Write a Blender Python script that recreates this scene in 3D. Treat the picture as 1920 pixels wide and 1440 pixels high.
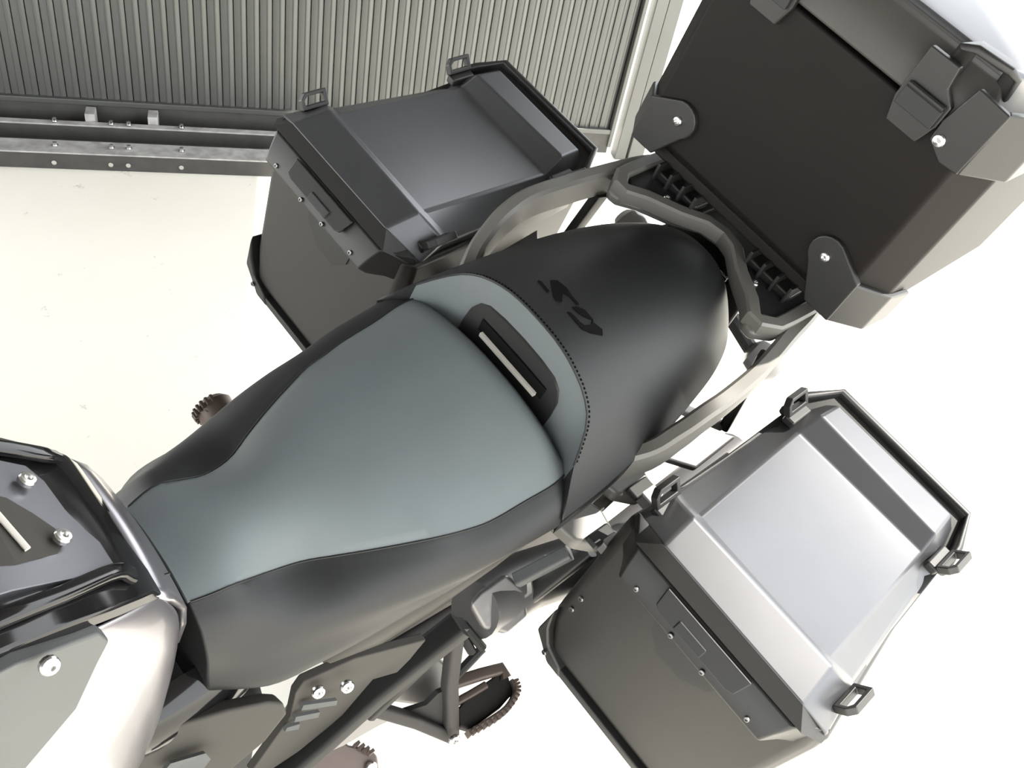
import bpy, bmesh, math, random
import numpy as np
from mathutils import Vector, Matrix

# ------------------------------------------------------------------ scene reset
for o in list(bpy.data.objects): bpy.data.objects.remove(o)
SC = bpy.context.scene
COL = SC.collection
random.seed(4)

# ------------------------------------------------------------------ camera
# Bike frame: x = towards the tail, y = towards the bike's right, z = up along the
# (leaning) bike, origin on the ground under the bike.  World: bike frame turned by LEAN about x.
nrm = lambda v: np.array(v, float) / np.linalg.norm(v)
F = 1720.0
_up = -nrm([-460, 1980, F]); _rt = nrm([-3533, -4044, F]); _rear = nrm(np.cross(_rt, _up))
if _rear[2] < 0: _rear = -_rear
_bup = nrm(_up - (_up @ _rt) * _rt)
RB = np.array([_rear, _rt, _bup])                 # camera (x right, y down, z forward) -> bike frame
LEAN = math.asin(float(_rt @ _up))
CB = np.array([0.0, -0.322, 1.585])               # camera in the bike frame
ROT = Matrix.Rotation(LEAN, 3, 'X')
def W(p): return ROT @ Vector(p)
cam_d = bpy.data.cameras.new('camera'); cam = bpy.data.objects.new('camera', cam_d); COL.objects.link(cam)
cam_d.sensor_width = 36; cam_d.lens = F / 1920 * 36; cam_d.clip_start = 0.01; cam_d.clip_end = 200
cx, cy, cz = W(RB[:, 0]), W(RB[:, 1]), W(RB[:, 2])
M = Matrix(((cx.x, -cy.x, -cz.x, 0), (cx.y, -cy.y, -cz.y, 0), (cx.z, -cy.z, -cz.z, 0), (0, 0, 0, 1)))
M.translation = W(CB)
cam.matrix_world = M
SC.camera = cam
def A(u, v, x=None, y=None, z=None):
    """point of the bike on the sight line of pixel (u, v) at a known x, y or z"""
    r = RB @ np.array([u - 960, v - 720, F]) / F
    if x is not None: t = (x - CB[0]) / r[0]
    elif y is not None: t = (y - CB[1]) / r[1]
    else: t = (z - CB[2]) / r[2]
    return tuple(CB + t * r)
def AF(u, v, z=0.0):
    """world point at height z on the sight line of pixel (u, v)"""
    r = W(RB @ np.array([u - 960, v - 720, F]) / F); c = W(CB)
    return c + r * ((z - c.z) / r.z)

# ------------------------------------------------------------------ light
wd = bpy.data.worlds.new('sky'); SC.world = wd; wd.use_nodes = True
bg = wd.node_tree.nodes['Background']; bg.inputs[0].default_value = (0.95, 0.98, 1.0, 1); bg.inputs[1].default_value = 5.0
GD = Vector((.8616, -.5075, 0)).normalized(); GN = Vector((-GD.y, GD.x, 0))   # along the gate / through the gate
sun_d = bpy.data.lights.new('sun', 'SUN'); sun = bpy.data.objects.new('sun', sun_d); COL.objects.link(sun)
sun_d.energy = 9.0; sun_d.angle = math.radians(.53); sun_d.color = (1, .95, .86)
sun.rotation_mode = 'QUATERNION'
sun.rotation_quaternion = (Vector((.80, -.60, 0)) * math.cos(math.radians(57)) + Vector((0, 0, 1)) * math.sin(math.radians(57))).to_track_quat('Z', 'Y')
sun.location = (3, 0, 4)
vs = SC.view_settings
vs.view_transform = 'Standard'; vs.look = 'None'; vs.exposure = 0.30; vs.gamma = 1.0; vs.use_curve_mapping = False

# ------------------------------------------------------------------ materials
def mat(name, col, rough=0.5, metal=0.0, spec=0.5, bump=0.0, bscale=400.0, var=0.0, vscale=20.0, coat=0.0):
    m = bpy.data.materials.new(name); m.use_nodes = True
    nt = m.node_tree; b = nt.nodes['Principled BSDF']
    b.inputs['Base Color'].default_value = (*col, 1); b.inputs['Roughness'].default_value = rough
    b.inputs['Metallic'].default_value = metal; b.inputs['Specular IOR Level'].default_value = spec
    b.inputs['Coat Weight'].default_value = coat; b.inputs['Coat Roughness'].default_value = 0.04
    tc = nt.nodes.new('ShaderNodeTexCoord')
    n = nt.nodes.new('ShaderNodeTexNoise'); n.inputs['Scale'].default_value = vscale; n.inputs['Detail'].default_value = 4
    nt.links.new(tc.outputs['Object'], n.inputs['Vector'])
    r = nt.nodes.new('ShaderNodeValToRGB')
    r.color_ramp.elements[0].position = .3; r.color_ramp.elements[1].position = .7
    r.color_ramp.elements[0].color = (*[c * (1 - var) for c in col], 1)
    r.color_ramp.elements[1].color = (*[min(1, c * (1 + var)) for c in col], 1)
    nt.links.new(n.outputs['Fac'], r.inputs['Fac']); nt.links.new(r.outputs['Color'], b.inputs['Base Color'])
    if bump:
        n2 = nt.nodes.new('ShaderNodeTexNoise'); n2.inputs['Scale'].default_value = bscale; n2.inputs['Detail'].default_value = 2
        nt.links.new(tc.outputs['Object'], n2.inputs['Vector'])
        bp = nt.nodes.new('ShaderNodeBump'); bp.inputs['Strength'].default_value = bump; bp.inputs['Distance'].default_value = 0.001
        nt.links.new(n2.outputs['Fac'], bp.inputs['Height']); nt.links.new(bp.outputs['Normal'], b.inputs['Normal'])
    return m
M_ = dict(
    seat_black=mat('black_vinyl', (.009, .0094, .0098), .5, spec=.34, bump=.12, bscale=900, var=.05),
    seat_grey=mat('grey_vinyl', (.105, .119, .122), .60, spec=.26, bump=.10, bscale=900, var=.03),
    emblem=mat('emblem_black', (.004, .004, .004), .8, spec=.08),
    recess=mat('matt_black_plastic', (.012, .012, .012), .55, spec=.4),
    plastic=mat('textured_black_plastic', (.012, .0115, .011), .45, spec=.45, bump=.10, bscale=1200, var=.06),
    case_lid=mat('dark_painted_lid', (.082, .083, .089), .36, metal=.6, bump=.006, bscale=1500, var=.03),
    case_body=mat('dark_painted_case', (.015, .0142, .0128), .46, metal=.0, spec=.4, bump=.05, bscale=1500, var=.05),
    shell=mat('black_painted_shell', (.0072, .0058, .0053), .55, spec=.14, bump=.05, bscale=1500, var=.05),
    top_lid=mat('black_lid_sheen_tone', (.040, .037, .033), .5, spec=.4, bump=.03, bscale=1500, var=.05),  # black lifted in tone to stand in for the sheen on the sloped lid
    dull=mat('dull_steel', (.22, .215, .21), .4, metal=1),
    rail=mat('warm_grey_painted_metal', (.10, .096, .086), .42, spec=.5, bump=.05, bscale=1200, var=.03),
    steel=mat('bright_steel', (.72, .71, .70), .25, metal=1),
    bar=mat('pale_strap_bar', (.55, .52, .47), .45, spec=.4),
    gloss=mat('gloss_black_paint', (.008, .0075, .008), .10, spec=.35),
    plate=mat('dark_grey_anodised_plate', (.10, .10, .11), .38, metal=.5, bump=.05, var=.04),
    silver=mat('silver_violet_paint', (.24, .232, .248), .30, metal=.85, var=.02, coat=.3),
    panelgrey=mat('grey_plastic_panel', (.07, .073, .072), .5, spec=.3, bump=.08, bscale=1000, var=.03),
    frame=mat('black_frame_paint', (.010, .010, .0095), .55, spec=.22, bump=.05, var=.05),
    alu=mat('cast_grey_alloy', (.17, .166, .166), .42, metal=.6, bump=.08, bscale=700, var=.05),
    darkalu=mat('dark_cast_alloy', (.032, .030, .029), .6, metal=.1, spec=.2, bump=.08, bscale=700, var=.05),
    tan=mat('taupe_fairing', (.042, .039, .034), .6, spec=.2, var=.03),
    rubber=mat('dark_rubber', (.02, .017, .016), .7, spec=.3, bump=.2, bscale=300),
    brown=mat('brown_alloy', (.10, .075, .065), .5, metal=.3, bump=.1, bscale=500, var=.1),
    slat=mat('bronze_grey_slat', (.085, .087, .083), .40, metal=.45, bump=.03, bscale=800, var=.05, vscale=6),
    track=mat('dark_track_steel', (.05, .048, .045), .6, spec=.3, bump=.2, bscale=150, var=.15),
    tracktop=mat('pale_track_top', (.33, .32, .31), .6, spec=.3, bump=.3, bscale=120, var=.25, vscale=30),  # rail tops and spacers, paler than the rail sides
    wallpale=mat('pale_wall_panel', (.50, .46, .40), .5, var=.04, vscale=4),
    shade_slab=mat('dark_shade_slab', (.05, .049, .047), .6, var=.05, vscale=3),  # dark underside of the added shading roof
    lens=mat('smoky_lens', (.25, .24, .24), .12, spec=.6),
)
def floor_mat():
    m = bpy.data.materials.new('pale_concrete'); m.use_nodes = True; nt = m.node_tree; b = nt.nodes['Principled BSDF']
    b.inputs['Roughness'].default_value = .75; b.inputs['Specular IOR Level'].default_value = .2
    tc = nt.nodes.new('ShaderNodeTexCoord')
    n1 = nt.nodes.new('ShaderNodeTexNoise'); n1.inputs['Scale'].default_value = 2.2; n1.inputs['Detail'].default_value = 8
    r1 = nt.nodes.new('ShaderNodeValToRGB'); r1.color_ramp.elements[0].color = (.76, .72, .635, 1); r1.color_ramp.elements[1].color = (.86, .825, .745, 1)
    n2 = nt.nodes.new('ShaderNodeTexNoise'); n2.inputs['Scale'].default_value = 14; n2.inputs['Detail'].default_value = 10; n2.inputs['Roughness'].default_value = .75
    r2 = nt.nodes.new('ShaderNodeValToRGB'); r2.color_ramp.elements[0].position = .30; r2.color_ramp.elements[1].position = .37
    r2.color_ramp.elements[0].color = (.45, .42, .37, 1); r2.color_ramp.elements[1].color = (1, 1, 1, 1)
    mx = nt.nodes.new('ShaderNodeMix'); mx.data_type = 'RGBA'; mx.blend_type = 'MULTIPLY'; mx.inputs[0].default_value = 1
    for n in (n1, n2): nt.links.new(tc.outputs['Object'], n.inputs['Vector'])
    nt.links.new(n1.outputs['Fac'], r1.inputs['Fac']); nt.links.new(n2.outputs['Fac'], r2.inputs['Fac'])
    nt.links.new(r1.outputs['Color'], mx.inputs[6]); nt.links.new(r2.outputs['Color'], mx.inputs[7])
    nt.links.new(mx.outputs[2], b.inputs['Base Color'])
    bp = nt.nodes.new('ShaderNodeBump'); bp.inputs['Strength'].default_value = .2; bp.inputs['Distance'].default_value = .004
    nt.links.new(n2.outputs['Fac'], bp.inputs['Height']); nt.links.new(bp.outputs['Normal'], b.inputs['Normal'])
    return m
M_['floor'] = floor_mat()

# ------------------------------------------------------------------ mesh helpers
class Root:
    """an Empty at a thing's base; its parts are given in bike coordinates"""
    def __init__(s, name, base, label, cat, rot=LEAN, group=None):
        e = bpy.data.objects.new(name, None); COL.objects.link(e); e.empty_display_size = .05
        s.base = Vector(base); e.location = W(base); e.rotation_euler = (rot, 0, 0)
        e['label'] = label; e['category'] = cat
        if group: e['group'] = group
        s.e = e
def finish(me, m, smooth, angle):
    me.materials.append(M_[m])
    if smooth:
        me.polygons.foreach_set('use_smooth', [True] * len(me.polygons))
        me.set_sharp_from_angle(angle=math.radians(angle))
    me.update()
def part(name, verts, faces, m, root, parent=None, bevel=0, seg=2, smooth=True, angle=35, sub=0, label=None, solid=0):
    me = bpy.data.meshes.new(name)
    me.from_pydata([tuple(Vector(v) - root.base) for v in verts], [], faces)
    bm = bmesh.new(); bm.from_mesh(me); bmesh.ops.remove_doubles(bm, verts=bm.verts, dist=1e-6)
    bmesh.ops.recalc_face_normals(bm, faces=bm.faces); bm.to_mesh(me); bm.free()
    finish(me, m, smooth, angle)
    o = bpy.data.objects.new(name, me); COL.objects.link(o); o.parent = parent or root.e
    if solid:
        md = o.modifiers.new('solid', 'SOLIDIFY'); md.thickness = solid; md.offset = -1
    if sub:
        md = o.modifiers.new('sub', 'SUBSURF'); md.levels = md.render_levels = sub
    if bevel:
        md = o.modifiers.new('bevel', 'BEVEL'); md.width = bevel; md.segments = seg; md.limit_method = 'ANGLE'
        md.angle_limit = math.radians(28); md.harden_normals = True
    if label: o['label'] = label
    return o
def loft(secs, closed=True, caps=True):
    n = len(secs[0]); V = [p for s in secs for p in s]; Fs = []
    for i in range(len(secs) - 1):
        for j in range(n if closed else n - 1):
            a, b = i * n + j, i * n + (j + 1) % n
            Fs.append((a, b, b + n, a + n))
    if caps and closed: Fs += [tuple(range(n)), tuple(range((len(secs) - 1) * n, len(secs) * n))]
    return V, Fs
def prism(poly, vec):
    vec = Vector(vec); p0 = [Vector(p) for p in poly]
    return loft([p0, [p + vec for p in p0]])
def box(c, s, ax=None):
    c = Vector(c); ax = ax or (Vector((1, 0, 0)), Vector((0, 1, 0)), Vector((0, 0, 1)))
    a, b, d = [Vector(v) * h / 2 for v, h in zip(ax, s)]
    lo = [c - a - b - d, c + a - b - d, c + a + b - d, c - a + b - d]
    return loft([lo, [p + 2 * d for p in lo]])
def frame3(d, up=(0, 0, 1)):
    t = Vector(d).normalized(); u = Vector(up)
    s = t.cross(u)
    if s.length < 1e-4: s = t.cross(Vector((0, 1, 0)))
    s.normalize(); return t, s, s.cross(t).normalized()
def smoothpath(pts, k=6):
    P = [Vector(p) for p in pts]; P = [2 * P[0] - P[1]] + P + [2 * P[-1] - P[-2]]; out = []
    for i in range(1, len(P) - 2):
        for j in range(k):
            t = j / k; p0, p1, p2, p3 = P[i - 1:i + 3]
            out.append(.5 * ((2 * p1) + (p2 - p0) * t + (2 * p0 - 5 * p1 + 4 * p2 - p3) * t * t + (3 * p1 - p0 - 3 * p2 + p3) * t ** 3))
    return out + [P[-2]]
def sweep(path, prof, up=(0, 0, 1), scale=None):
    P = [Vector(p) for p in path]; secs = []
    for i, p in enumerate(P):
        d = P[min(i + 1, len(P) - 1)] - P[max(i - 1, 0)]
        t, s, u = frame3(d, up); k = scale[i] if scale else 1
        secs.append([p + s * a * k + u * b * k for a, b in prof])
    return loft(secs)
def circ(r, n=12, r2=None): return [(r * math.cos(2 * math.pi * i / n), (r2 or r) * math.sin(2 * math.pi * i / n)) for i in range(n)]
def rrect(w, h, r, k=3):
    out = []
    for cx_, cy_, a0 in ((w / 2 - r, h / 2 - r, 0), (-w / 2 + r, h / 2 - r, 90), (-w / 2 + r, -h / 2 + r, 180), (w / 2 - r, -h / 2 + r, 270)):
        for i in range(k + 1):
            a = math.radians(a0 + 90 * i / k); out.append((cx_ + r * math.cos(a), cy_ + r * math.sin(a)))
    return out
def join(*vf):
    V, Fs = [], []
    for v, f in vf:
        k = len(V); V += list(v); Fs += [tuple(i + k for i in q) for q in f]
    return V, Fs
def cyl(c, d, r, h, n=20, r2=None):
    t, s, u = frame3(d); c = Vector(c)
    return loft([[c + s * a + u * b for a, b in circ(r, n)], [c + t * h + s * a + u * b for a, b in circ(r2 or r, n)]])
def lathe(c, d, prof, n=20):
    t, s, u = frame3(d); c = Vector(c)
    return loft([[c + t * h + (s * math.cos(2 * math.pi * i / n) + u * math.sin(2 * math.pi * i / n)) * r for i in range(n)] for r, h in prof])
BOLT = {}
def bolt(root, loc, d, r=.005, parent=None, name='bolt', m='steel'):
    key = (round(r, 4), m)
    if key not in BOLT:
        V, Fs = lathe((0, 0, 0), (0, 0, 1), [(r, -.001), (r, .3 * r), (r * .85, .55 * r), (r * .5, .62 * r), (r * .45, .2 * r), (r * .01, .2 * r)], 14)
        me = bpy.data.meshes.new('bolt'); me.from_pydata([tuple(v) for v in V], [], Fs); finish(me, m, True, 30); BOLT[key] = me
    o = bpy.data.objects.new(name, BOLT[key]); COL.objects.link(o); o.parent = parent or root.e
    o.location = Vector(loc) - root.base; o.rotation_mode = 'QUATERNION'
    o.rotation_quaternion = Vector((0, 0, 1)).rotation_difference(Vector(d).normalized())
    return o
def interp(x, xs, ys):
    """smooth monotone-ish interpolation"""
    xs = np.array(xs, float); ys = np.array(ys, float)
    d = np.diff(ys) / np.diff(xs); m = np.zeros(len(xs)); m[1:-1] = (d[:-1] + d[1:]) / 2; m[0] = d[0]; m[-1] = d[-1]
    i = int(np.clip(np.searchsorted(xs, x) - 1, 0, len(xs) - 2)); h = xs[i + 1] - xs[i]; t = (x - xs[i]) / h
    if t < 0: return float(ys[0])
    if t > 1: return float(ys[-1])
    return float((2 * t**3 - 3 * t**2 + 1) * ys[i] + (t**3 - 2 * t**2 + t) * h * m[i] + (-2 * t**3 + 3 * t**2) * ys[i + 1] + (t**3 - t**2) * h * m[i + 1])
def struct(name, V, Fs, m):
    me = bpy.data.meshes.new(name); me.from_pydata([tuple(v) for v in V], [], Fs); finish(me, m, False, 30)
    o = bpy.data.objects.new(name, me); COL.objects.link(o); o['kind'] = 'structure'; return o

# ------------------------------------------------------------------ floor
struct('floor', *box((0, 0, -.05), (60, 60, .1)), 'floor')

# ------------------------------------------------------------------ unseen roof slab, added to shade the bike and gate
RU0 = -6.0; RV = (-6.5, .25); RH = 2.62
_g = Vector((.875, 2.088, 0))
def gp(u, v, z): return _g + GD * u + GN * v + Vector((0, 0, z))
struct('shade_roof', *loft([[gp(RU0, RV[0], z), gp(2.46 + .075 * RV[0], RV[0], z), gp(2.46 + .075 * RV[1], RV[1], z), gp(RU0, RV[1], z)] for z in (RH, RH + .15)]), 'shade_slab')

# ------------------------------------------------------------------ ribbed gate
GP = Vector((.875, 2.088, 0)); GA = math.atan2(GD.y, GD.x)
def gu(p): return (Vector(p) - GP).dot(GD)
class Flat:
    def __init__(s, name, label, cat, u0=0):
        e = bpy.data.objects.new(name, None); COL.objects.link(e); e.location = GP; e.rotation_euler = (0, 0, GA)
        e['label'] = label; e['category'] = cat; s.e = e; s.base = Vector((0, 0, 0))
G = Flat('ribbed_gate', 'tall grey gate of narrow vertical ribbed metal slats behind the motorcycle', 'gate')
PITCH = .0372; GH = 2.55
prof = [(.0, .012), (.0, .001), (.0015, 0), (.0185, 0), (.0200, -.0022), (.0222, -.0030), (.0245, -.0024), (.0335, .0010), (.0350, .0030), (.0352, .012)]
Vs, Fs_ = loft([[(a, b, .105) for a, b in prof], [(a, b, GH) for a, b in prof]])
slat = part('slat', Vs, Fs_, 'slat', G, angle=40)
slat.location = (1.93 - PITCH, 0, 0)
for i in range(1, 70):
    o = slat.copy(); COL.objects.link(o); o.parent = G.e; o.location = (1.93 - PITCH * (i + 1), 0, 0)
u0 = 1.93 - PITCH * 70
part('back_sheet', *box(((u0 + 1.95) / 2, .016, GH / 2 + .05), (1.95 - u0, .006, GH - .1)), 'recess', G)
part('bottom_lip', *box(((u0 + 1.94) / 2, -.002, .096), (1.94 - u0, .026, .018)), 'slat', G, bevel=.003)
part('bottom_rail', *box(((u0 + 1.94) / 2, .006, .050), (1.94 - u0, .03, .074)), 'track', G, bevel=.002)
part('end_stile', *box((1.940, -.004, GH / 2 + .02), (.014, .03, GH - .04)), 'slat', G, bevel=.002)
GPOST = Flat('gate_post', 'pale grey post at the right end of the ribbed gate', 'post')
part('post_face', *box((1.990, -.004, GH / 2), (.042, .05, GH)), 'slat', GPOST, bevel=.003)
part('side_panel', *box((2.040, .004, GH / 2 + .065), (.050, .05, GH - .13)), 'slat', GPOST, bevel=.003)
part('post_foot', *box((2.045, -.006, .060), (.058, .06, .12)), 'slat', GPOST, bevel=.003)

TR = Flat('floor_track', 'two parallel steel floor rails with upright bolts in front of the gate', 'track')
ue = 1.05
part('rear_rail', *box(((u0 + ue) / 2, -.085, .030), (ue - u0, .022, .060)), 'track', TR, bevel=.002)
part('rear_rail_cap', *box(((u0 + ue) / 2, -.085, .0625), (ue - u0, .024, .005)), 'tracktop', TR, bevel=.001)
part('front_rail', *box(((u0 + ue) / 2, -.207, .024), (ue - u0, .075, .048)), 'track', TR, bevel=.002)
part('front_rail_cap', *box(((u0 + ue) / 2, -.207, .050), (ue - u0, .073, .005)), 'tracktop', TR, bevel=.001)
part('channel_floor', *box(((u0 + ue) / 2, -.10, .008), (ue - u0, .19, .016)), 'track', TR)
for px in (100, 207, 240, 340):
    for (v, h, yy) in ((233 + px * .056, .065, -.085), (283 + px * .045, .0525, -.207)):
        q = AF(px, v, h); u = gu(q)
        V, Fs_ = join(cyl((u, yy, h), (0, 0, 1), .006, .012, 10), cyl((u, yy, h), (0, 0, 1), .010, .004, 6))
        part('bolt', V, Fs_, 'steel', TR)
    u = gu(AF(px, 310 + px * .03, .02))
    part('bolt', *cyl((u, -.243, .022), (0, -1, 0), .007, .006, 8), 'steel', TR)  # bright discs standing in for bolt reflections on the rail's front face
for px in (165, 285):
    u = gu(AF(px, 232 + px * .01, .08)); part('spacer_block', *box((u, -.045, .05), (.028, .05, .075)), 'tracktop', TR, bevel=.002)

# ------------------------------------------------------------------ motorcycle
B = Root('motorcycle', (.5, 0, 0), 'black and silver touring motorcycle with a two-tone grey and black seat, leaning over', 'motorcycle')
# --- rider seat
sx = [.205, .225, .239, .260, .282, .314, .341, .369, .400, .432, .459, .485, .533, .565, .590]
sw = [.051, .056, .0575, .0572, .0570, .063, .076, .089, .102, .114, .121, .127, .131, .134, .132]
szs = [.830, .834, .834, .824, .814, .811, .816, .820, .823, .825, .823, .824, .832, .840, .846]
cxs = [.205, .25, .30, .35, .40, .45, .50, .55, .575, .592]; czs = [.840, .846, .846, .847, .850, .853, .858, .868, .874, .870]
mxs = [.205, .25, .30, .35, .40, .45, .50, .55, .592]; mws = [.088, .100, .113, .130, .144, .153, .160, .165, .168]; mzs = [.785, .79, .79, .79, .79, .79, .80, .805, .81]
bws = [.096, .126, .134, .138, .141, .143, .144, .144, .144]; bzs = [.725, .735, .735, .735, .74, .74, .745, .76, .77]
ins, side = [], []
N = 44
for i in range(N + 1):
    x = .205 + (.592 - .205) * i / N
    w = interp(x, sx, sw); zs = interp(x, sx, szs); zc = interp(x, cxs, czs)
    fall = max(0, (x - .578) / .014) ** 2 * .006
    row = []
    for j in range(-10, 11):
        t = j / 10; row.append((x + .012 * (t * t) * (1 if x > .55 else 0) * (x - .55) / .042 * 0, t * w, zs + (zc - zs) * (1 - abs(t) ** 2.3) - fall))
    ins.append(row)
    mw, mz = interp(x, mxs, mws), interp(x, mxs, mzs); bw, bz = interp(x, mxs, bws), interp(x, mxs, bzs)
    prof_ = smoothpath([(0, w, zs - fall), (0, w + (mw - w) * .62, zs - (zs - mz) * .38), (0, mw, mz), (0, (mw + bw) / 2 + .001, (mz + bz) / 2), (0, bw, bz), (0, bw - .03, bz - .006)], 4)
    half = [(x, p.y, p.z) for p in prof_]
    side.append([(a, -b, c) for a, b, c in half[::-1]] + [(a, b, c - .004) for a, b, c in row[1:-1]] + half)
V, Fs_ = loft(side)
rs = part('rider_seat', V, Fs_, 'seat_black', B, angle=60, bevel=.004, seg=3)
# insert: closed pad a hair proud of the black cover
def pad(grid, drop, name, m, root, parent):
    rows = len(grid); n = len(grid[0]); V = [p for r in grid for p in r] + [(p[0], p[1], p[2] - drop) for r in grid for p in r]
    K = rows * n; Fs = []
    for i in range(rows - 1):
        for j in range(n - 1):
            a = i * n + j; Fs += [(a, a + 1, a + n + 1, a + n), (K + a, K + a + n, K + a + n + 1, K + a + 1)]
    ring = [j for j in range(n)] + [i * n + n - 1 for i in range(1, rows)] + [(rows - 1) * n + j for j in range(n - 2, -1, -1)] + [i * n for i in range(rows - 2, 0, -1)]
    for k in range(len(ring)):
        a, b = ring[k], ring[(k + 1) % len(ring)]; Fs.append((a, b, K + b, K + a))
    return part(name, V, Fs, m, root, parent, angle=60)
pad([[(a, b, c + .0008) for a, b, c in r] for r in ins], .006, 'seat_insert', 'seat_grey', B, rs)
rear = [(p[0] + .0005, p[1], p[2]) for p in ins[-1]]
part('seat_rear_edge', *loft([[(x + .0, y, z + .0006) for x, y, z in rear], [(x + .006, y * .99, z - .006) for x, y, z in rear], [(x + .008, y * .98, z - .04) for x, y, z in rear]], closed=False), 'seat_grey', B, rs, angle=60)
for sg in (-1, 1):
    path = [(x, sg * (interp(x, sx, sw) + .0005), interp(x, sx, szs) + .0006) for x in np.linspace(.207, .59, 50)]
    part('seam', *sweep(path, circ(.0011, 6)), 'seat_black', B, rs)
# --- pillion seat
pwx = [.560, .62, .72, .80, .86, .90, .925, .942, .952]; pww = [.166, .164, .153, .140, .123, .103, .080, .050, .006]
pzx = [.56, .617, .70, .80, .87, .92, .952]; pzz = [.932, .937, .944, .946, .940, .926, .900]
pdx = [.56, .72, .80, .86, .92, .952]; pdd = [.115, .104, .092, .080, .058, .03]
ufx = [0, .066, .094, .109, .121, .135, .15, .170]; ufy = [.617, .617, .616, .612, .602, .584, .573, .562]
def pz(x, y):
    t = min(1, abs(y) / interp(x, pwx, pww)); return interp(x, pzx, pzz) - interp(x, pdx, pdd) * t ** 2.5
grid = []
NX, NT = 40, 36
for i in range(NX + 1):
    r = i / NX; r = 1 - (1 - r) ** 1.6
    row = []
    for j in range(NT + 1):
        t = math.sin((j / NT - .5) * math.pi)
        xf = .60
        for _ in range(8): xf = interp(abs(t) * interp(xf, pwx, pww), ufx, ufy)
        x = xf + r * (.952 - xf); y = t * interp(x, pwx, pww); row.append((x, y, pz(x, y)))
    grid.append(row)
front = grid[0]
ps = pad(grid, .03, 'pillion_seat', 'seat_black', B, None)
# side skirts of the pillion seat
for jj, nm in ((0, -1), (NT, 1)):
    edge = [r[jj] for r in grid]
    part('seat_skirt', *loft([[(x, y, z) for x, y, z in edge], [(x, y * 1.0, z - .018) for x, y, z in edge], [(x - .004, y * .93, z - .036) for x, y, z in edge]], closed=False), 'seat_black', B, ps, angle=60)
# grey trim facing the rider
def trimrow(f):
    out = []
    for (x, y, z) in front:
        xl = .611 - .05 * (abs(y) / .17) ** 2.2; zl = .815
        bul = math.sin(math.pi * f) * .002
        out.append((x + (xl - x) * f - bul + .0, y * (1 + .0 * f), z + (zl - z) * f + .001))
    return out
TF = (0, .06, .15, .3, .5, .75, 1); YT = .1385
part('pillion_trim', *loft([[p for p in trimrow(f) if abs(p[1]) < YT] for f in TF], closed=False), 'seat_grey', B, ps, angle=70)
for sg in (-1, 1): part('pillion_front', *loft([[p for p in trimrow(f) if p[1] * sg > YT - .006] for f in TF], closed=False), 'seat_black', B, ps, angle=70)
path = [(x - .0005, y, z + .0012) for x, y, z in front if abs(y) < .141]
part('seam', *sweep(path, circ(.0013, 6)), 'seat_black', B, ps)
Vst, Fst = [], []
sp = [(x + .004, y, pz(x + .004, y) + .0005) for x, y, z in path if abs(y) < .16]
L = 0; dense = smoothpath(sp, 12); acc = 0
for a, b in zip(dense[:-1], dense[1:]):
    acc += (b - a).length
    if acc > .0042:
        acc = 0; d = (b - a).normalized(); q = box(a, (.0026, .0010, .0010), frame3(d)); k = len(Vst); Vst += q[0]; Fst += [tuple(i + k for i in f) for f in q[1]]
st = part('stitching', Vst, Fst, 'emblem', B, ps); st['kind'] = 'stuff'
# recess plate and strap bar: stadium plate on the trim
def trimx(y, z):
    xf = interp(abs(y), ufx, ufy); zf = pz(xf, y); f = min(1, max(0, (zf - z) / (zf - .815))); xl = .611 - .05 * (abs(y) / .17) ** 2.2
    return xf + (xl - xf) * f - math.sin(math.pi * f) * .002
out = []
for (y, z) in [(-.074, .83), (-.075, .862), (-.073, .880), (-.066, .893), (-.054, .900), (-.03, .903), (0, .904), (.03, .903), (.054, .900), (.066, .893), (.073, .880), (.075, .862), (.074, .83)]:
    out.append((trimx(y, z) - .002, y, z))
top_ = out; low_ = [(trimx(y, .82) - .002, y * 1.0, .82) for x, y, z in out]
mid_ = [tuple((np.array(a) * .45 + np.array(b) * .55)) for a, b in zip(top_, low_)]
rp = part('strap_recess', *loft([[(x + .004, y, z + .003) for x, y, z in top_], top_, mid_, low_], closed=False), 'recess', B, ps, angle=50)
bx_ = trimx(0, .872) - .002
part('strap_slot', *box((bx_ - .0005, 0, .874), (.003, .108, .018)), 'emblem', B, rp, bevel=.001)
part('strap_bar', *loft([[(bx_ + .001, y_, .864), (bx_ - .001, y_, .8690), (bx_ - .006, y_, .8690), (bx_ - .006, y_, .864)] for y_ in (-.0465, .0465)]), 'bar', B, rp)
# emblem on the pillion seat (flat dark print), strokes traced on the cover
def emb(px_pts):
    pts = []
    for (u, v) in px_pts:
        U, Vv = 1000 + u / 9, 500 + v / 9
        z = .94
        for _ in range(6):
            q = A(U, Vv, z=z); z = pz(q[0], q[1])
        pts.append((q[0], q[1], z + .0012))
    return pts
E1 = [(75, 240), (130, 255), (265, 420), (240, 440)]
E2a = [(290, 235), (400, 240), (490, 440), (480, 600), (390, 580), (340, 500), (320, 350)]
E2b = [(400, 240), (560, 370), (640, 490), (770, 640), (730, 640), (600, 500), (490, 440)]
E3a = [(650, 690), (720, 680), (870, 740), (1000, 900), (960, 900), (850, 850), (760, 790)]
E3b = [(1000, 900), (1010, 950), (1160, 1070), (1165, 1170), (960, 1130), (820, 1060), (860, 1000), (970, 990), (985, 950)]
E3c = [(820, 1060), (740, 970), (650, 860), (570, 770), (620, 780), (700, 850), (780, 940), (860, 1000)]
VE, FE = [], []
for e in (E1, E2a, E2b, E3a, E3b, E3c):
    p = emb(e); q = loft([p, [(a, b, c - .003) for a, b, c in p]]); k = len(VE); VE += q[0]; FE += [tuple(i + k for i in f) for f in q[1]]
part('emblem', VE, FE, 'emblem', B, ps, smooth=False)

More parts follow.
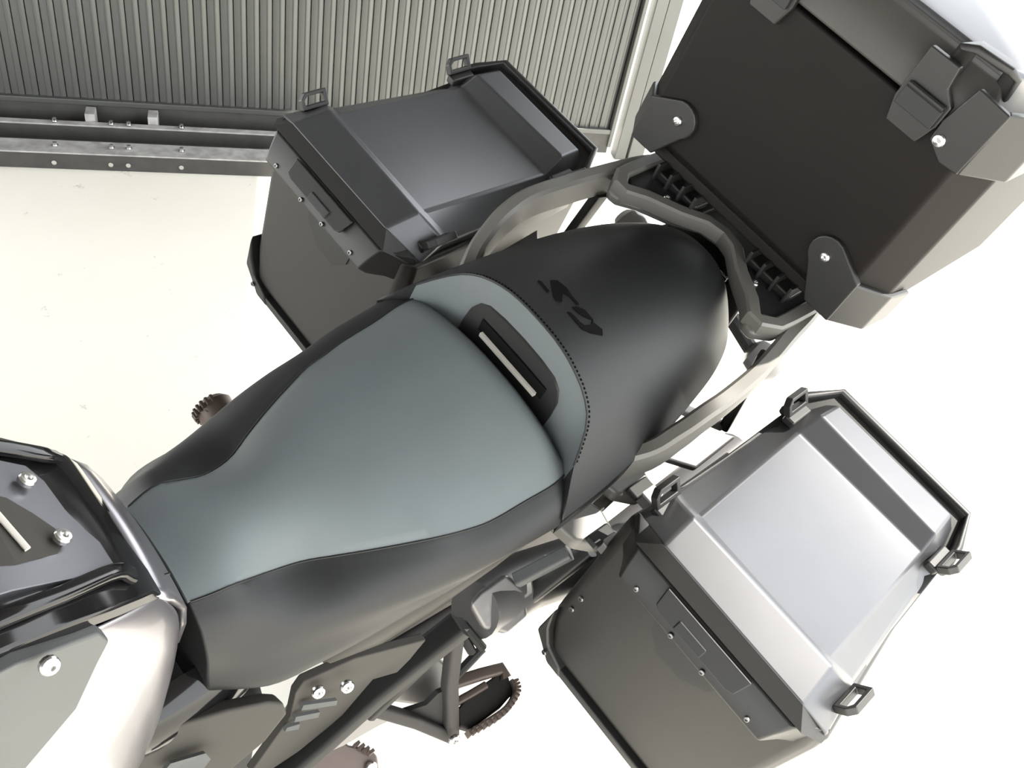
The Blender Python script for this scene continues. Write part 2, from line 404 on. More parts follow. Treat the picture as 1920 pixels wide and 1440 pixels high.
# --- grab rails and luggage carrier
railprof = rrect(.020, .042, .004, 1)
for sg in (-1, 1):
    pts = [(.66, .135, .795), (.700, .160, .828), (.727, .168, .860), (.752, .171, .882), (.785, .172, .892), (.85, .167, .898), (.915, .155, .909), (.965, .147, .913), (1.03, .132, .913)]
    part('grab_rail', *sweep(smoothpath([(a, sg * b, c) for a, b, c in pts], 5), railprof), 'rail', B, angle=28)
half = [(.962, .0), (.955, .026), (.925, .052), (.897, .092), (.874, .112), (.872, .128), (.900, .146), (.96, .150), (1.05, .145), (1.20, .12), (1.22, 0)]
outline = [(x, y, .908) for x, y in half] + [(x, -y, .908) for x, y in half[-2:0:-1]]
car = part('luggage_carrier', *prism(outline, (0, 0, .016)), 'rail', B, bevel=.006, seg=3)
rimh = [(.930, .140), (.903, .138), (.884, .124), (.884, .112), (.905, .092), (.930, .054), (.956, .026)]
rimp = [(x, y, .927) for x, y in rimh] + [(.966, 0, .925)] + [(x, -y, .927) for x, y in rimh[::-1]]
part('carrier_rim', *sweep([(1.0, .142, .926)] + rimp + [(1.0, -.142, .926)], rrect(.019, .022, .003, 1)), 'rail', B, car, angle=28)
for sg in (-1, 1):
    wl = [(.905, .104), (.897, .117), (.910, .130), (1.02, .136), (1.02, .04), (.962, .04), (.930, .072)]
    blk = part('case_mount', *prism([(x, sg * y, .920) for x, y in wl], (0, 0, .012)), 'recess', B, bevel=.003)
    for k in range(4):
        yy = sg * (.050 + .022 * k); part('mount_rib', *box((.962, yy, .943), (.044, .004, .026)), 'plastic', B, blk, bevel=.001)
    part('mount_block', *box((.964, sg * .083, .936), (.030, .074, .012)), 'plastic', B, blk, bevel=.003)
    bolt(B, (.930, sg * .079, .933), (0, 0, 1), .005, blk)
# tail piece beneath the seat and carrier, with small clips
part('tail_fairing', *loft([[(.70, -.10, .78), (.70, -.11, .83), (.70, .11, .83), (.70, .10, .78)], [(.90, -.085, .80), (.90, -.095, .865), (.90, .095, .865), (.90, .085, .80)], [(1.02, -.05, .82), (1.02, -.06, .90), (1.02, .06, .90), (1.02, .05, .82)], [(1.20, -.035, .85), (1.20, -.045, .90), (1.20, .045, .90), (1.20, .035, .85)]]), 'plastic', B, bevel=.006)
for (u, v, u2, v2) in ((1288, 450, 1305, 468), (1345, 507, 1362, 525)):
    a, b = A(u, v, z=.905), A(u2, v2, z=.905); part('tail_clip', *sweep([a, b], rrect(.004, .006, .001)), 'steel', B)
# indicators
for sg in (-1, 1):
    c = Vector((1.005, sg * .112, .80)); d = Vector((.15, sg, 0)).normalized()
    stem = part('indicator', *sweep([Vector((1.0, sg * .06, .82)), c], circ(.011, 10)), 'plastic', B)
    part('indicator_lens', *lathe(c - d * .005, d, [(.010, 0), (.022, .008), (.027, .022), (.026, .040), (.016, .052), (.002, .056)], 18), 'lens', B, stem)

# --- tank
cov_rows = []
for x, hw, z in [(.163, .067, .929), (.150, .071, .942), (.1235, .078, .966), (.09, .084, .992), (.05, .088, 1.012), (.0, .092, 1.025), (-.10, .095, 1.03)]:
    cov_rows.append([(x, hw * t, z + .006 * (1 - t * t)) for t in np.linspace(-1, 1, 13)])
V, Fs_ = loft([r + [(a + .01, b, c - .022) for a, b, c in r[::-1]] for r in cov_rows])
cov = part('tank_cover', V, Fs_, 'gloss', B, bevel=.003, seg=3, angle=40)
# plate with bolts and hexagonal opening
def covz(x): return interp(-x, [-.163, -.150, -.1235, -.09, -.05, 0, .1], [.929, .942, .966, .992, 1.012, 1.025, 1.03]) + .005
def strip(rows_, lift, drop, name, m, par, **k):
    g = []
    for x, ya, yb in rows_:
        g.append([(x - .004, ya + (yb - ya) * t, covz(x) + lift) for t in np.linspace(0, 1, 7)])
    return part(name, *loft([r + [(a, b, c - drop) for a, b, c in r[::-1]] for r in g]), m, B, par, **k)
mp = strip([(.148, -.046, -.026), (.143, -.050, -.014), (.138, -.052, .004), (.136, -.053, .030), (.130, -.054, .044), (.11, -.055, .050), (.08, -.056, .053), (.05, -.057, .055), (0, -.058, .056), (-.05, -.05, .05)], .008, .012, 'mounting_plate', 'plate', cov, bevel=.003)
strip([(.124, -.026, -.014), (.116, -.034, .000), (.106, -.036, .014), (.09, -.038, .022), (.06, -.036, .032), (.02, -.030, .02)], .0086, .004, 'plate_opening', 'tan', cov, smooth=False)
part('opening_bar', *sweep([(.096, -.030, covz(.1) + .011), (.086, .030, covz(.09) + .011)], rrect(.004, .003, .001)), 'bar', B, cov)
for y in (-.025, .025):
    bolt(B, Vector((.119, y, covz(.119) + .011)), (.55, 0, .85), .0062, cov)
bolt(B, (.0745, -.1040, .998), (.1, -.75, .6), .0062)
# polished rib beside the plate and along the cover's edge
for sg in (-1, 1):
    part('cover_rib', *sweep(smoothpath([(.152, sg * .056, .947), (.140, sg * .054, .963), (.10, sg * .064, .992), (.05, sg * .071, 1.018), (-.05, sg * .078, 1.04)], 4), rrect(.012, .008, .003)), 'gloss', B, cov, angle=40)
# silver shell behind and beside the cover
def silv(sg):
    rows = []
    #   x positions front->rear, top row next to the cover, then down the flank
    top = [(-.10, .098, 1.01), (.0, .095, 1.005), (.05, .092, .992), (.09, .088, .976), (.120, .083, .958), (.150, .074, .934), (.168, .066, .921)]
    r1 = [(-.10, .118, .96), (.0, .112, .955), (.04, .106, .945), (.085, .100, .930), (.125, .094, .918), (.158, .084, .905), (.180, .068, .893)]
    r2 = [(-.10, .135, .88), (.0, .126, .88), (.042, .114, .860), (.09, .109, .865), (.138, .103, .872), (.170, .092, .868), (.190, .070, .862)]
    r3 = [(-.10, .14, .80), (.0, .135, .80), (.05, .122, .79), (.10, .117, .79), (.140, .110, .795), (.166, .099, .800), (.182, .078, .80)]
    r4 = [(-.10, .14, .68), (.0, .135, .68), (.05, .126, .67), (.09, .121, .665), (.120, .117, .66), (.146, .108, .66), (.160, .088, .66)]
    return [[(x, sg * y, z) for x, y, z in r] for r in (top, r1, r2, r3, r4)]
for sg in (-1, 1):
    rows = silv(sg)
    V, Fs_ = loft(rows, closed=False)
    part('tank_flank', V, Fs_, 'silver', B, sub=2, angle=180, solid=.006)
rb = [[(x, y, z) for y in np.linspace(-w, w, 15)] for x, w, z in [(.164, .068, .922), (.180, .068, .898), (.192, .068, .868), (.194, .068, .835), (.190, .068, .80)]]
part('tank_rear_band', *loft([[(x + .004 * (1 - (y / .068) ** 2), y, z) for x, y, z in r] for r in rb], closed=False), 'silver', B, solid=.005, angle=50)
part('band_seam', *sweep([A(283, 1085, x=.176), A(318, 1075, x=.190)], circ(.0012, 6)), 'plastic', B)
# grey side panel under the cover on each flank
for sg in (-1, 1):
    q = [(.117, .0845, .955), (.112, .080, .966), (.06, .088, 1.005), (-.02, .094, 1.022), (-.10, .098, 1.02), (-.10, .125, .93), (-.02, .117, .90), (.030, .1095, .868), (.045, .1075, .872), (.085, .101, .922)]
    part('side_panel', *prism([(x, sg * (y + .009), z) for x, y, z in q], (0, -sg * .012, -.003)), 'panelgrey', B, bevel=.002)
# tank core / air box under the shell so that nothing is hollow
part('air_box', *loft([[(-.12, -.09, .60), (-.12, .09, .60), (-.12, .08, .99), (-.12, -.08, .99)], [(.10, -.085, .60), (.10, .085, .60), (.10, .07, .93), (.10, -.07, .93)], [(.178, -.06, .62), (.178, .06, .62), (.178, .055, .84), (.178, -.055, .84)]]), 'recess', B, bevel=.01)

# --- under-seat structure, engine, left side parts
part('engine_block', *loft([[(-.15, -.16, .30), (-.15, .16, .30), (-.15, .15, .60), (-.15, -.15, .60)], [(.16, -.15, .30), (.16, .15, .30), (.16, .13, .62), (.16, -.13, .62)], [(.30, -.11, .34), (.30, .11, .34), (.30, .09, .56), (.30, -.09, .56)]]), 'frame', B, bevel=.02)
part('seat_base', *loft([[(.21, -.085, .66), (.21, .085, .66), (.21, .085, .745), (.21, -.085, .745)], [(.42, -.10, .66), (.42, .10, .66), (.42, .12, .75), (.42, -.12, .75)], [(.72, -.10, .72), (.72, .10, .72), (.72, .12, .81), (.72, -.12, .81)]]), 'recess', B, bevel=.008)
# side cover under the seat edge (taupe strip with a dark gap)
for sg in (-1, 1):
    top = [(.31, .128, .716), (.36, .134, .722), (.43, .138, .730), (.52, .140, .742), (.60, .141, .756), (.66, .140, .772)]
    low = [(.335, .126, .675), (.39, .138, .668), (.45, .143, .684), (.53, .146, .712), (.60, .145, .736), (.66, .142, .760)]
    part('side_cover', *loft([[(x, sg * y, z) for x, y, z in top], [(x, sg * (y + .004), z) for x, y, z in [tuple((np.array(a) + b) / 2) for a, b in zip(top, low)]], [(x, sg * y, z) for x, y, z in low]], closed=False), 'tan', B, solid=.008, angle=50)
def ext(name, pts, m, root=B, parent=None, dep=(0, .014, 0), **k): return part(name, *prism(pts, dep), m, root, parent, **k)
# glossy airbox bulge and taupe fairing below it
bz_ = []
for x, r in [(.115, .028), (.135, .042), (.17, .050), (.21, .051), (.245, .044), (.266, .030)]:
    bz_.append([(x, -.076 - r * math.cos(a) * .75, .690 + r * math.sin(a)) for a in np.linspace(-math.pi / 2, math.pi / 2, 11)])
part('intake_cover', *loft(bz_, closed=False), 'gloss', B, sub=1, angle=180)
pts = [A(150, 1450, z=.68), A(240, 1400, z=.705), A(330, 1362, z=.715), A(430, 1332, z=.72), A(505, 1317, z=.72), A(533, 1318, z=.715), A(541, 1340, z=.70), A(500, 1390, z=.665), A(430, 1450, z=.63), A(380, 1520, z=.59), A(100, 1520, z=.64)]
knee = ext('lower_fairing', pts, 'tan', dep=(.0, .016, -.010), bevel=.004, seg=3)
sl = [A(320, 1428, z=.684), A(385, 1409, z=.690), A(395, 1420, z=.682), A(372, 1450, z=.665), A(300, 1450, z=.67)]
ext('fairing_slot', [Vector(p) + Vector((-.001, -.002, .002)) for p in sl], 'panelgrey', parent=knee, dep=(0, .004, -.003))
# heel plate with slots and two bolts
hp = [A(555, 1300, z=.63), A(570, 1278, z=.64), A(665, 1235, z=.655), A(800, 1200, z=.66), A(770, 1235, z=.63), A(745, 1262, z=.615), A(700, 1275, z=.605), A(640, 1345, z=.56), A(560, 1410, z=.53), A(500, 1450, z=.51), A(470, 1450, z=.52), A(545, 1345, z=.59)]
plate = ext('heel_plate', hp, 'tan', dep=(0, .010, 0), bevel=.0015)
def onhp(u, v):
    z = .64 - (v - 1278) / 172 * .125; return A(u, v, z=z + .004)
for (a, b, c, d) in (((566, 1318), (630, 1309), (628, 1318), (562, 1328)), ((552, 1340), (597, 1331), (594, 1341), (549, 1350)), ((536, 1360), (560, 1353), (557, 1363), (531, 1368))):
    ext('plate_slot', [Vector(onhp(*q)) + Vector((0, -.003, 0)) for q in (a, b, c, d)], 'panelgrey', parent=plate, dep=(0, .004, 0))
for (u, v) in ((592, 1290), (646, 1280)):
    p = Vector(onhp(u, v)) + Vector((0, -.004, 0)); bolt(B, p, (-.2, -.8, .5), .0075, plate)
# frame tubes
part('frame_tube', *sweep([A(862, 1172, z=.645), A(700, 1300, z=.575), A(600, 1390, z=.53), A(470, 1500, z=.47)], rrect(.026, .030, .006), up=(0, -1, .3)), 'frame', B, angle=40)
part('frame_tube', *sweep([(.50, .15, .64), (.40, .155, .57), (.30, .15, .48)], rrect(.026, .030, .006)), 'frame', B, angle=40)
pb = part('peg_bracket', *sweep([A(868, 1168, z=.63), A(790, 1245, z=.575), A(690, 1340, z=.515)], rrect(.016, .018, .004), up=(0, -1, .3)), 'frame', B, angle=40)
part('bracket_arm', *sweep([A(855, 1180, z=.615), A(843, 1280, z=.52), A(845, 1378, z=.44)], rrect(.020, .016, .004), up=(0, -1, .3)), 'darkalu', B, pb, angle=40)
part('bracket_arm', *sweep([A(700, 1328, z=.52), A(780, 1352, z=.475), A(846, 1380, z=.44)], rrect(.016, .016, .004), up=(0, -1, .3)), 'darkalu', B, pb, angle=40)
ext('bracket_web', [A(846, 1290, z=.512), A(846, 1372, z=.445), A(760, 1335, z=.485), A(800, 1322, z=.495), A(822, 1300, z=.51)], 'frame', parent=pb, dep=(0, .006, 0))
bolt(B, Vector(A(846, 1376, z=.455)) + Vector((-.004, -.008, .006)), (-.2, -.8, .6), .0075, pb)
# pillion footpeg
pegs = [A(858, 1330, z=.452), A(880, 1300, z=.452), A(935, 1262, z=.45), A(955, 1268, z=.448), A(962, 1300, z=.445), A(940, 1325, z=.445), A(882, 1368, z=.448), A(862, 1362, z=.45)]
peg = ext('footpeg', pegs, 'rubber', dep=(0, 0, -.014), bevel=.003)
part('peg_hinge', *sweep([A(848, 1282, z=.455), A(900, 1265, z=.452), A(940, 1254, z=.452), A(948, 1272, z=.45)], rrect(.016, .014, .004)), 'brown', B, peg, angle=40)
part('peg_hinge', *sweep([A(850, 1320, z=.45), A(885, 1300, z=.45), A(910, 1285, z=.45)], rrect(.010, .012, .003)), 'brown', B, peg, angle=40)
# toothed peg edge
tp = smoothpath([A(880, 1372, z=.448), A(915, 1350, z=.446), A(945, 1328, z=.446), A(963, 1300, z=.446), A(957, 1276, z=.447)], 4)
V, Fs_ = sweep(tp, rrect(.0035, .016, .001))
for a, b in zip(tp[::1], tp[1::1]):
    t, s_, u_ = frame3(b - a); oc = (a - Vector(A(905, 1320, z=.448))); oc.z = 0; q = box(a + oc.normalized() * .004 + Vector((0, 0, .003)), (.0032, .008, .014), (t, s_, u_)); k = len(V); V = list(V) + q[0]; Fs_ += [tuple(i + k for i in f) for f in q[1]]
part('peg_teeth', V, Fs_, 'brown', B, peg)
# muffler, shock guard and chain guard seen past the bracket
mf = part('silencer', *sweep([A(890, 1145, z=.56), A(935, 1120, z=.545), A(985, 1090, z=.53), (.80, -.19, .55), (1.05, -.185, .60)], circ(.040, 20, .046), scale=[.9, 1, 1, 1, .95]), 'alu', B, angle=50)
part('silencer_cover', *prism([A(880, 1135, z=.600), A(900, 1110, z=.605), A(950, 1075, z=.61), A(985, 1105, z=.585), A(990, 1155, z=.56), A(950, 1190, z=.55), A(905, 1180, z=.565)], (.01, .006, -.02)), 'alu', B, mf, bevel=.006, seg=3)
for (u1, v1, u2, v2, z) in ((868, 1170, 905, 1215, .57), (905, 1215, 850, 1272, .53), (862, 1182, 885, 1222, .565)):
    part('guard_hoop', *sweep([A(u1, v1, z=z), A(u2, v2, z=z - .03)], circ(.006, 8)), 'frame', B, mf)
ext('chain_guard', [A(750, 1262, z=.50), A(812, 1225, z=.51), A(850, 1255, z=.49), A(842, 1305, z=.46), A(790, 1325, z=.455), A(735, 1318, z=.46), A(700, 1345, z=.45)], 'alu', dep=(0, .02, -.01), bevel=.005)
ext('swing_arm', [A(560, 1400, z=.46), A(640, 1350, z=.47), A(735, 1335, z=.45), A(730, 1355, z=.43), A(640, 1395, z=.42), A(560, 1440, z=.42)], 'alu', dep=(.02, .03, -.02), bevel=.006)
# rider footpegs
rp_ = ext('rider_footpeg', [A(575, 1450, z=.36), A(600, 1410, z=.37), A(640, 1385, z=.37), A(655, 1396, z=.366), A(690, 1400, z=.36), A(708, 1415, z=.355), A(712, 1450, z=.35)], 'brown', dep=(0, .0, -.03), bevel=.004)
for k in range(4):
    q = A(668 + 9 * k, 1396 + 5 * k, z=.368); part('peg_tooth', *box(q, (.008, .004, .012)), 'brown', B, rp_)
bolt(B, Vector(A(693, 1430, z=.352)) + Vector((-.003, -.006, .004)), (-.2, -.6, .7), .008, rp_)
c = Vector(A(400, 768, y=.350))
rpr = part('rider_footpeg', *lathe(c + Vector((0, -.07, -.010)), (.05, 1, .12), [(.010, 0), (.012, .03), (.024, .045), (.028, .055), (.028, .078), (.020, .086), (.002, .087)], 20), 'brown', B, angle=40)
part('peg_pad', *lathe(c + Vector((-.002, -.004, .012)), (.0, .2, 1), [(.015, 0), (.016, .004), (.012, .007), (.001, .008)], 14), 'rubber', B, rpr)
for k in range(9):
    a = math.radians(95 + 17 * k); q = c + Vector((.028 * math.cos(a) * 1.0, .004, .028 * math.sin(a))) + Vector((0, 0, -.002)); part('peg_tooth', *box(q, (.004, .012, .004)), 'brown', B, rpr)
part('footpeg_bracket', *sweep([(.42, .14, .50), c + Vector((0, -.06, -.01))], circ(.012, 8)), 'frame', B)
# pannier rack hooks on both sides
for sg in (-1, 1):
    for (x, y, z) in ((.725, .168, .735), (.648, .184, .715)):
        hk = part('rack_hook', *prism([(x - .030, sg * (y - .045), z - .01), (x - .022, sg * (y - .008), z - .012), (x + .004, sg * (y + .014), z - .014), (x + .030, sg * (y + .012), z - .010), (x + .034, sg * (y - .02), z - .004), (x + .02, sg * (y - .05), z)], (0, 0, .022)), 'rail', B, bevel=.006, seg=3)
        part('hook_insert', *box((x + .008, sg * (y + .004), z + .013), (.036, .018, .010)), 'recess', B, hk, bevel=.003)
        part('hook_roller', *box((x + .014, sg * (y + .018), z + .008), (.026, .022, .020)), 'alu', B, hk, bevel=.003)
    part('rack_tube', *sweep([(.665, sg * .158, .706), (.78, sg * .146, .728)], circ(.008, 10)), 'rail', B)
    a_, b_ = Vector(A(968, 1088, z=.60)), Vector(A(1068, 1036, z=.66)); c_, d_ = Vector(A(985, 1122, z=.55)), Vector(A(1105, 1028, z=.66))
    for p_, q_, w_, m_ in ((a_, b_, .018, 'panelgrey'), (c_, d_, .024, 'plastic')):
        part('rack_strut', *sweep([(p_.x, -sg * p_.y, p_.z), (q_.x, -sg * q_.y, q_.z)], rrect(w_, .016, .004)), m_, B)
    part('rack_plate', *prism([(.76, sg * .150, .765), (.80, sg * .195, .765), (.87, sg * .195, .785), (.83, sg * .150, .785)], (0, 0, .010)), 'alu', B, bevel=.003)
    part('rack_strut', *sweep([(.90, sg * .150, .89), (.905, sg * .17, .76)], rrect(.02, .014, .004)), 'plastic', B)
    part('rack_strut', *sweep([(.82, sg * .12, .80), (.90, sg * .165, .76)], rrect(.016, .010, .003)), 'alu', B)
# rear wheel
tyre = part('rear_wheel', *lathe((.80, -.075, .335), (0, 1, 0), [(.22, .0), (.28, .0), (.315, .02), (.334, .05), (.337, .075), (.334, .10), (.315, .13), (.28, .15), (.22, .15), (.215, .075)], 48), 'rubber', B, angle=50)
part('hub', *lathe((.80, -.06, .335), (0, 1, 0), [(.01, 0), (.05, 0), (.05, .12), (.01, .12)], 20), 'alu', B, tyre)
for k in range(5):
    a = 2 * math.pi * k / 5; part('spoke', *sweep([(.80 + .04 * math.cos(a), 0, .335 + .04 * math.sin(a)), (.80 + .22 * math.cos(a), 0, .335 + .22 * math.sin(a))], rrect(.03, .02, .005), up=(0, 1, 0)), 'alu', B, tyre)
part('swing_arm', *sweep([(.35, -.10, .40), (.80, -.11, .335)], rrect(.035, .06, .01)), 'alu', B, angle=40)
part('swing_arm', *sweep([(.35, .10, .40), (.80, .11, .335)], rrect(.035, .06, .01)), 'alu', B, angle=40)
part('side_stand', *sweep([(.25, -.13, .33), (.27, -.21, .16), (.28, -.305, -.062)], circ(.012, 10)), 'frame', B)

# ------------------------------------------------------------------ side cases
def side_case(sg, label):
    Y = lambda p: (p[0], sg * p[1], p[2])
    R = Root('side_case', Y((.80, .345, .495)), label, 'pannier')
    # body
    def sec(z, f0, wi, wo, rwi, rwo, ch): return [Y(p) for p in [(f0, wi + ch, z), (f0, wo - ch, z), (f0 + ch, wo, z), (.968, rwo, z), (.985, rwo - .02, z), (.985, rwi + .02, z), (.968, rwi, z), (f0 + ch, wi, z)]]
    body = part('body', *loft([sec(.495, .650, .258, .462, .262, .424, .012), sec(.512, .640, .226, .486, .238, .445, .012), sec(.57, .640, .203, .496, .222, .455, .012), sec(.775, .640, .199, .498, .217, .460, .012), sec(.802, .640, .200, .496, .217, .460, .012)]), 'case_body', R, bevel=.006, seg=3)
    # front overhang with latch zone
    def fr(x, wi, wo, z): return [Y(p) for p in [(x, wi, z), (x, wi + .012, z + .0), (x, wo - .012, z), (x, wo, z)]]
    prof_f = [(.655, .202, .492, .812), (.619, .218, .478, .8135), (.606, .224, .470, .795), (.600, .228, .466, .778), (.612, .226, .468, .768), (.655, .204, .490, .762)]
    sects = []
    for t in (0, .06, .2, .5, .8, .94, 1):
        k = (1 - (2 * t - 1) ** 6 * .5)
        sects.append([Y((.655 - (.655 - x) * (1 if .05 < t < .95 else .55), wi + (wo - wi) * t, z)) for x, wi, wo, z in prof_f])
    part('front_frame', *loft(sects), 'plastic', R, bevel=.003)
    # latch plate and its button
    la = part('latch_plate', *prism([Y(p) for p in [(.6165, .285, .8125), (.6165, .408, .8125), (.6020, .404, .796), (.6010, .394, .7925), (.6010, .298, .7925), (.6020, .289, .796)]], (-.003, 0, .002)), 'plastic', R, bevel=.002)
    part('latch_button', *box(Y((.6035, .337, .7990)), (.012, .040, .008), frame3((.55, 0, .83), (0, 1, 0))[0:1] + (Vector((0, 1, 0)), Vector((-.83, 0, .55)))), 'recess', R, la, bevel=.002)
    # finger recess below the latch
    part('finger_recess', *loft([[Y(p) for p in [(.6385, .292, .762), (.6385, .402, .762), (.6385, .392, .715), (.6385, .362, .690), (.6385, .325, .688), (.6385, .302, .712)]], [Y(p) for p in [(.6405, .292, .762), (.6405, .402, .762), (.6405, .392, .715), (.6405, .362, .690), (.6405, .325, .688), (.6405, .302, .712)]]]), 'recess', R, body, smooth=False)
    for w, x, z in ((.264, .600, .790), (.322, .598, .786), (.369, .598, .786), (.430, .600, .790)):
        bolt(R, Y((x + .002, w, z - .004)), (-1, 0, .35), .0032, m='dull')
    # lid shell
    st = [
        [(.664, .203, .798), (.658, .207, .803), (.632, .250, .830), (.632, .452, .829), (.644, .488, .812), (.648, .492, .805)],
        [(.700, .209, .818), (.697, .214, .824), (.679, .246, .8445), (.683, .446, .8445), (.700, .476, .826), (.703, .480, .820)],
        [(.713, .210, .816), (.710, .216, .821), (.694, .249, .838), (.698, .441, .838), (.713, .470, .822), (.716, .476, .817)],
        [(.905, .214, .822), (.903, .222, .826), (.899, .242, .845), (.904, .435, .845), (.903, .455, .826), (.905, .463, .822)],
        [(.930, .214, .832), (.929, .222, .838), (.927, .245, .866), (.921, .429, .867), (.922, .452, .838), (.924, .462, .832)],
        [(.972, .222, .838), (.970, .230, .843), (.966, .248, .866), (.966, .427, .868), (.970, .448, .843), (.972, .455, .838)]]
    lidrows = []
    for s in st:
        top = [Y(p) for p in s]; low = [Y((s[-1][0], s[-1][1] - .004, .79)), Y((s[0][0], s[0][1] + .004, .79))]
        lidrows.append(top + low)
    lid = part('lid', *loft(lidrows), 'case_lid', R, bevel=.0035, seg=3, angle=30)
    # front skirt of the lid
    part('lid_skirt', *loft([[Y(p) for p in [(.668, .203, .8), (.634, .248, .8295), (.634, .452, .8285), (.652, .492, .806)]],
                              [Y(p) for p in [(.655, .203, .797), (.618, .228, .8165), (.618, .470, .8165), (.640, .493, .803)]],
                              [Y(p) for p in [(.66, .208, .790), (.632, .232, .8150), (.632, .466, .8150), (.65, .486, .798)]]], closed=False), 'case_body', R, lid, bevel=.002, solid=.004, angle=30)
    # dark rim running round the back of the lid
    rimall = [(.70, .486, .812), (.82, .474, .818), (.915, .466, .838), (.950, .458, .850), (.988, .440, .862), (.989, .238, .862), (.950, .214, .850), (.915, .210, .838), (.82, .208, .818), (.70, .204, .812)]
    rim = rimall
    part('lid_rim', *sweep([Y(p) for p in rim[2:8]], rrect(.010, .018, .004)), 'plastic', R, lid, angle=40)
    q5 = [[Y(a), Y(b), Y((b[0], b[1], .79)), Y((a[0], a[1], .79))] for a, b in zip([(x, y, z - k) for (x, y, z), k in zip(rim[:5], (.012, .014, .010, .004, 0))], [(x, y, z - k) for (x, y, z), k in zip(rim[:4:-1], (.012, .014, .010, .004, 0))])]
    part('lid_tray', *loft(q5), 'plastic', R, lid, bevel=.002)
    part('hinge_cap', *box(Y((1.000, .35, .850)), (.016, .05, .02)), 'steel' if sg > 0 else 'plastic', R, lid, bevel=.004)
    # tie-down loops
    for (x, w, z, k) in ((.686, .206, .830, -1), (.686, .484, .831, 1), (.918, .465, .858, 1), (.918, .213, .860, -1)):
        ux = Vector((1, 0, .08)).normalized(); uz = Vector((0, sg * k * .62, .78)).normalized(); un = ux.cross(uz)
        c = Vector(Y((x, w, z)))
        o_ = [(-.020, -.011), (-.020, .003), (-.013, .011), (.020, .011), (.020, -.011)]; i_ = [(-.015, -.005), (-.015, .002), (-.010, .006), (.014, .006), (.014, -.005)]
        V = []; Fl = []
        for dn in (-.005, .005):
            V += [c + ux * a + uz * b + un * dn for a, b in o_] + [c + ux * a + uz * b + un * dn for a, b in i_]
        for a in range(5):
            b = (a + 1) % 5
            Fl += [(a, b, 5 + b, 5 + a), (10 + a, 15 + a, 15 + b, 10 + b), (a, 10 + a, 10 + b, b), (5 + a, 5 + b, 15 + b, 15 + a)]
        lp = part('tie_loop', V, Fl, 'plastic', R, bevel=.0015)
        q = Vector(Y((x, w - k * .012, z - .014)))
        part('loop_foot', *box(q, (.040, .016, .012), (ux, Vector((0, 1, 0)), Vector((0, 0, 1)))), 'plastic', R, lp, bevel=.003)
    # corner guards with bolts
    part('bottom_guard', *loft([[Y(p) for p in [(.634, .250, .489), (.634, .470, .489), (.634, .466, .503), (.634, .256, .503)]], [Y(p) for p in [(.66, .250, .489), (.66, .470, .489), (.66, .466, .503), (.66, .256, .503)]]]), 'plastic', R, bevel=.003)
    for (w, s2) in ((.222, -1), (.484, 1)):
        g = part('corner_guard', *prism([Y(p) for p in [(.632, w + s2 * .014, .585), (.632, w + s2 * .016, .525), (.632, w - s2 * .022, .490), (.632, w - s2 * .050, .490), (.632, w - s2 * .040, .506), (.632, w - s2 * .010, .520), (.632, w + s2 * .004, .545)]], (.05, 0, 0)), 'plastic', R, bevel=.004)
        bolt(R, Y((.631, w - s2 * .012, .506)), (-1, 0, 0), .004, g, m='dull')
    for z in (.64, .61): bolt(R, Y((.639, .222, z)), (-1, 0, 0), .0038, body, m='dull')
    part('inner_mount', *box(Y((.80, .201, .69)), (.20, .012, .10)), 'plastic', R, bevel=.004)
    return R
side_case(-1, 'dark metal side case with a light-catching lid hung on the near left flank')
side_case(1, 'dark shaded side case on the far side of the seat, nearest the ribbed gate')

# ------------------------------------------------------------------ top case
T = Root('top_case', (1.13, 0, .975), 'large black top case standing on the carrier behind the pillion seat', 'top case')
def tsec(z, k=0, xo=0): return [(.945 + k + xo, .165 - k, z), (.987 + k, .198 - k, z), (1.285 - k, .205 - k, z), (1.33 - k, .17 - k, z), (1.33 - k, -.17 + k, z), (1.285 - k, -.205 + k, z), (.987 + k, -.198 + k, z), (.945 + k + xo, -.165 + k, z)]
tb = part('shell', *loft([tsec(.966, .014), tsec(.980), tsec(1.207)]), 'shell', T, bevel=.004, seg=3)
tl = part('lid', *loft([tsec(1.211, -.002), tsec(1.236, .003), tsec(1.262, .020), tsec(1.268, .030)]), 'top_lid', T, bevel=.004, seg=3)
part('lid_panel', *loft([tsec(1.262, .030), tsec(1.272, .034), tsec(1.274, .040)]), 'case_lid', T, tl, bevel=.003)
part('base_plate', *loft([[(.955, -.15, .952), (1.31, -.16, .952), (1.31, .16, .952), (.955, .15, .952)], [(.957, -.15, .968), (1.31, -.16, .968), (1.31, .16, .968), (.957, .15, .968)]]), 'shell', T, bevel=.003)
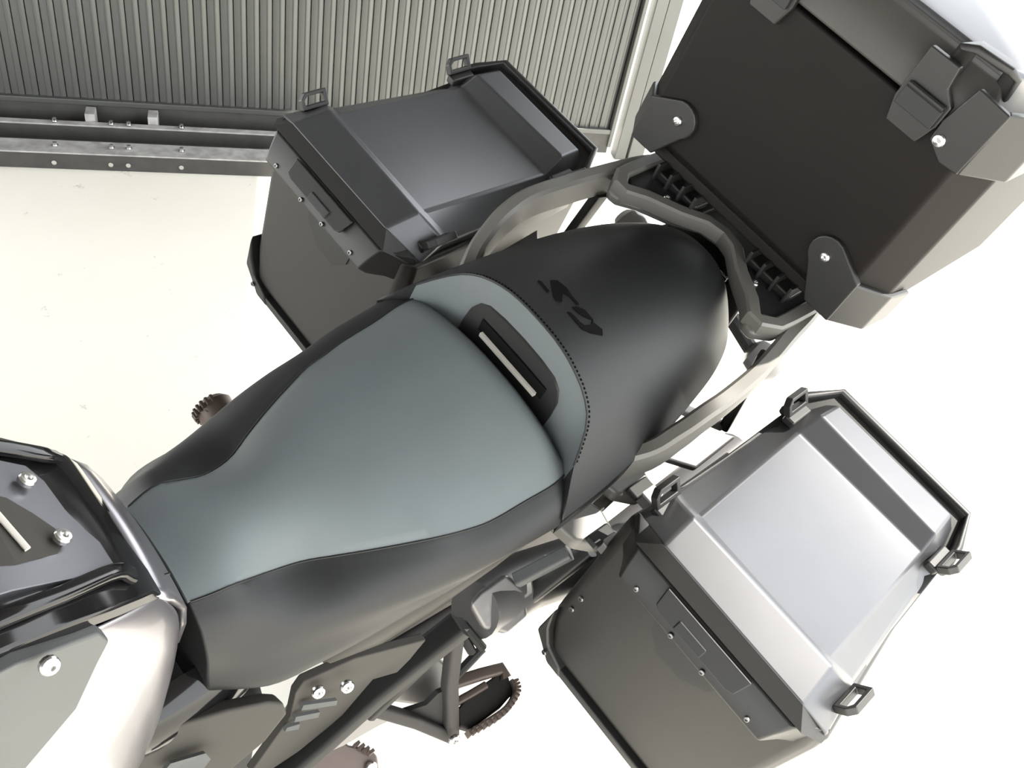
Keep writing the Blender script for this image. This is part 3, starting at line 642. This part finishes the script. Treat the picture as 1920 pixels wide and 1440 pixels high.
for sg in (-1, 1):
    Yt = lambda p: (p[0], sg * p[1], p[2])
    tab = [(.123 - .024 * math.cos(a), 1.020 + .024 * math.sin(a)) for a in np.linspace(-math.pi * .30, math.pi * .62, 9)]
    ft = part('corner_foot', *prism([Yt((.9385, y, z)) for y, z in tab + [(.172, 1.020), (.172, .958), (.135, .958)]], (.009, 0, 0)), 'plastic', T, bevel=.002)
    part('foot_wrap', *loft([[Yt(p) for p in [(.9385, .170, .957), (.9385, .170, 1.018), (.950, .168, 1.018), (.950, .168, .957)]], [Yt(p) for p in [(.984, .203, .952), (.984, .203, 1.010), (.994, .197, 1.010), (.994, .197, .952)]], [Yt(p) for p in [(1.04, .208, .952), (1.04, .208, 1.0), (1.04, .200, 1.0), (1.04, .200, .952)]]]), 'plastic', T, ft, bevel=.003)
    bolt(T, Yt((.9380, .123, 1.019)), (-1, 0, 0), .0060, ft)
    # hinge straps over the seam and lid loops
    hs = part('hinge_strap', *prism([Yt((.938, y, z)) for y, z in [(.072, 1.262), (.072, 1.205), (.080, 1.180), (.118, 1.180), (.126, 1.205), (.126, 1.228), (.112, 1.240), (.108, 1.262)]], (.009, 0, 0)), 'plastic', T, bevel=.002)
    part('hinge_leaf', *box(Yt((.9365, .100, 1.212)), (.006, .046, .022)), 'recess', T, hs, bevel=.001)
    part('hinge_pin', *cyl(Yt((.934, .078, 1.224)), (0, sg, 0), .0035, .044, 10), 'plastic', T, hs)
    lp = part('lid_loop', *sweep([Yt(p) for p in [(.958, .098, 1.250), (.948, .100, 1.276), (.952, .106, 1.281), (.960, .142, 1.281), (.964, .146, 1.276), (.970, .147, 1.250)]], rrect(.020, .009, .003)), 'plastic', T, tl, angle=40)
    cs = part('corner_strap', *prism([Yt(p) for p in [(.9385, .126, 1.214), (.9385, .128, 1.192), (.9385, .150, 1.180), (.9385, .172, 1.182), (.9385, .174, 1.255), (.9385, .135, 1.258)]], (.008, 0, 0)), 'plastic', T, bevel=.002)
    part('strap_wrap', *loft([[Yt(p) for p in [(.9385, .172, 1.182), (.9385, .172, 1.256), (.948, .168, 1.256), (.948, .168, 1.182)]], [Yt(p) for p in [(.986, .206, 1.186), (.986, .206, 1.262), (.996, .199, 1.262), (.996, .199, 1.186)]], [Yt(p) for p in [(1.10, .212, 1.19), (1.10, .212, 1.262), (1.10, .203, 1.262), (1.10, .203, 1.19)]]]), 'plastic', T, cs, bevel=.003)
    bolt(T, Yt((.9380, .137, 1.198)), (-1, 0, 0), .0068, cs)
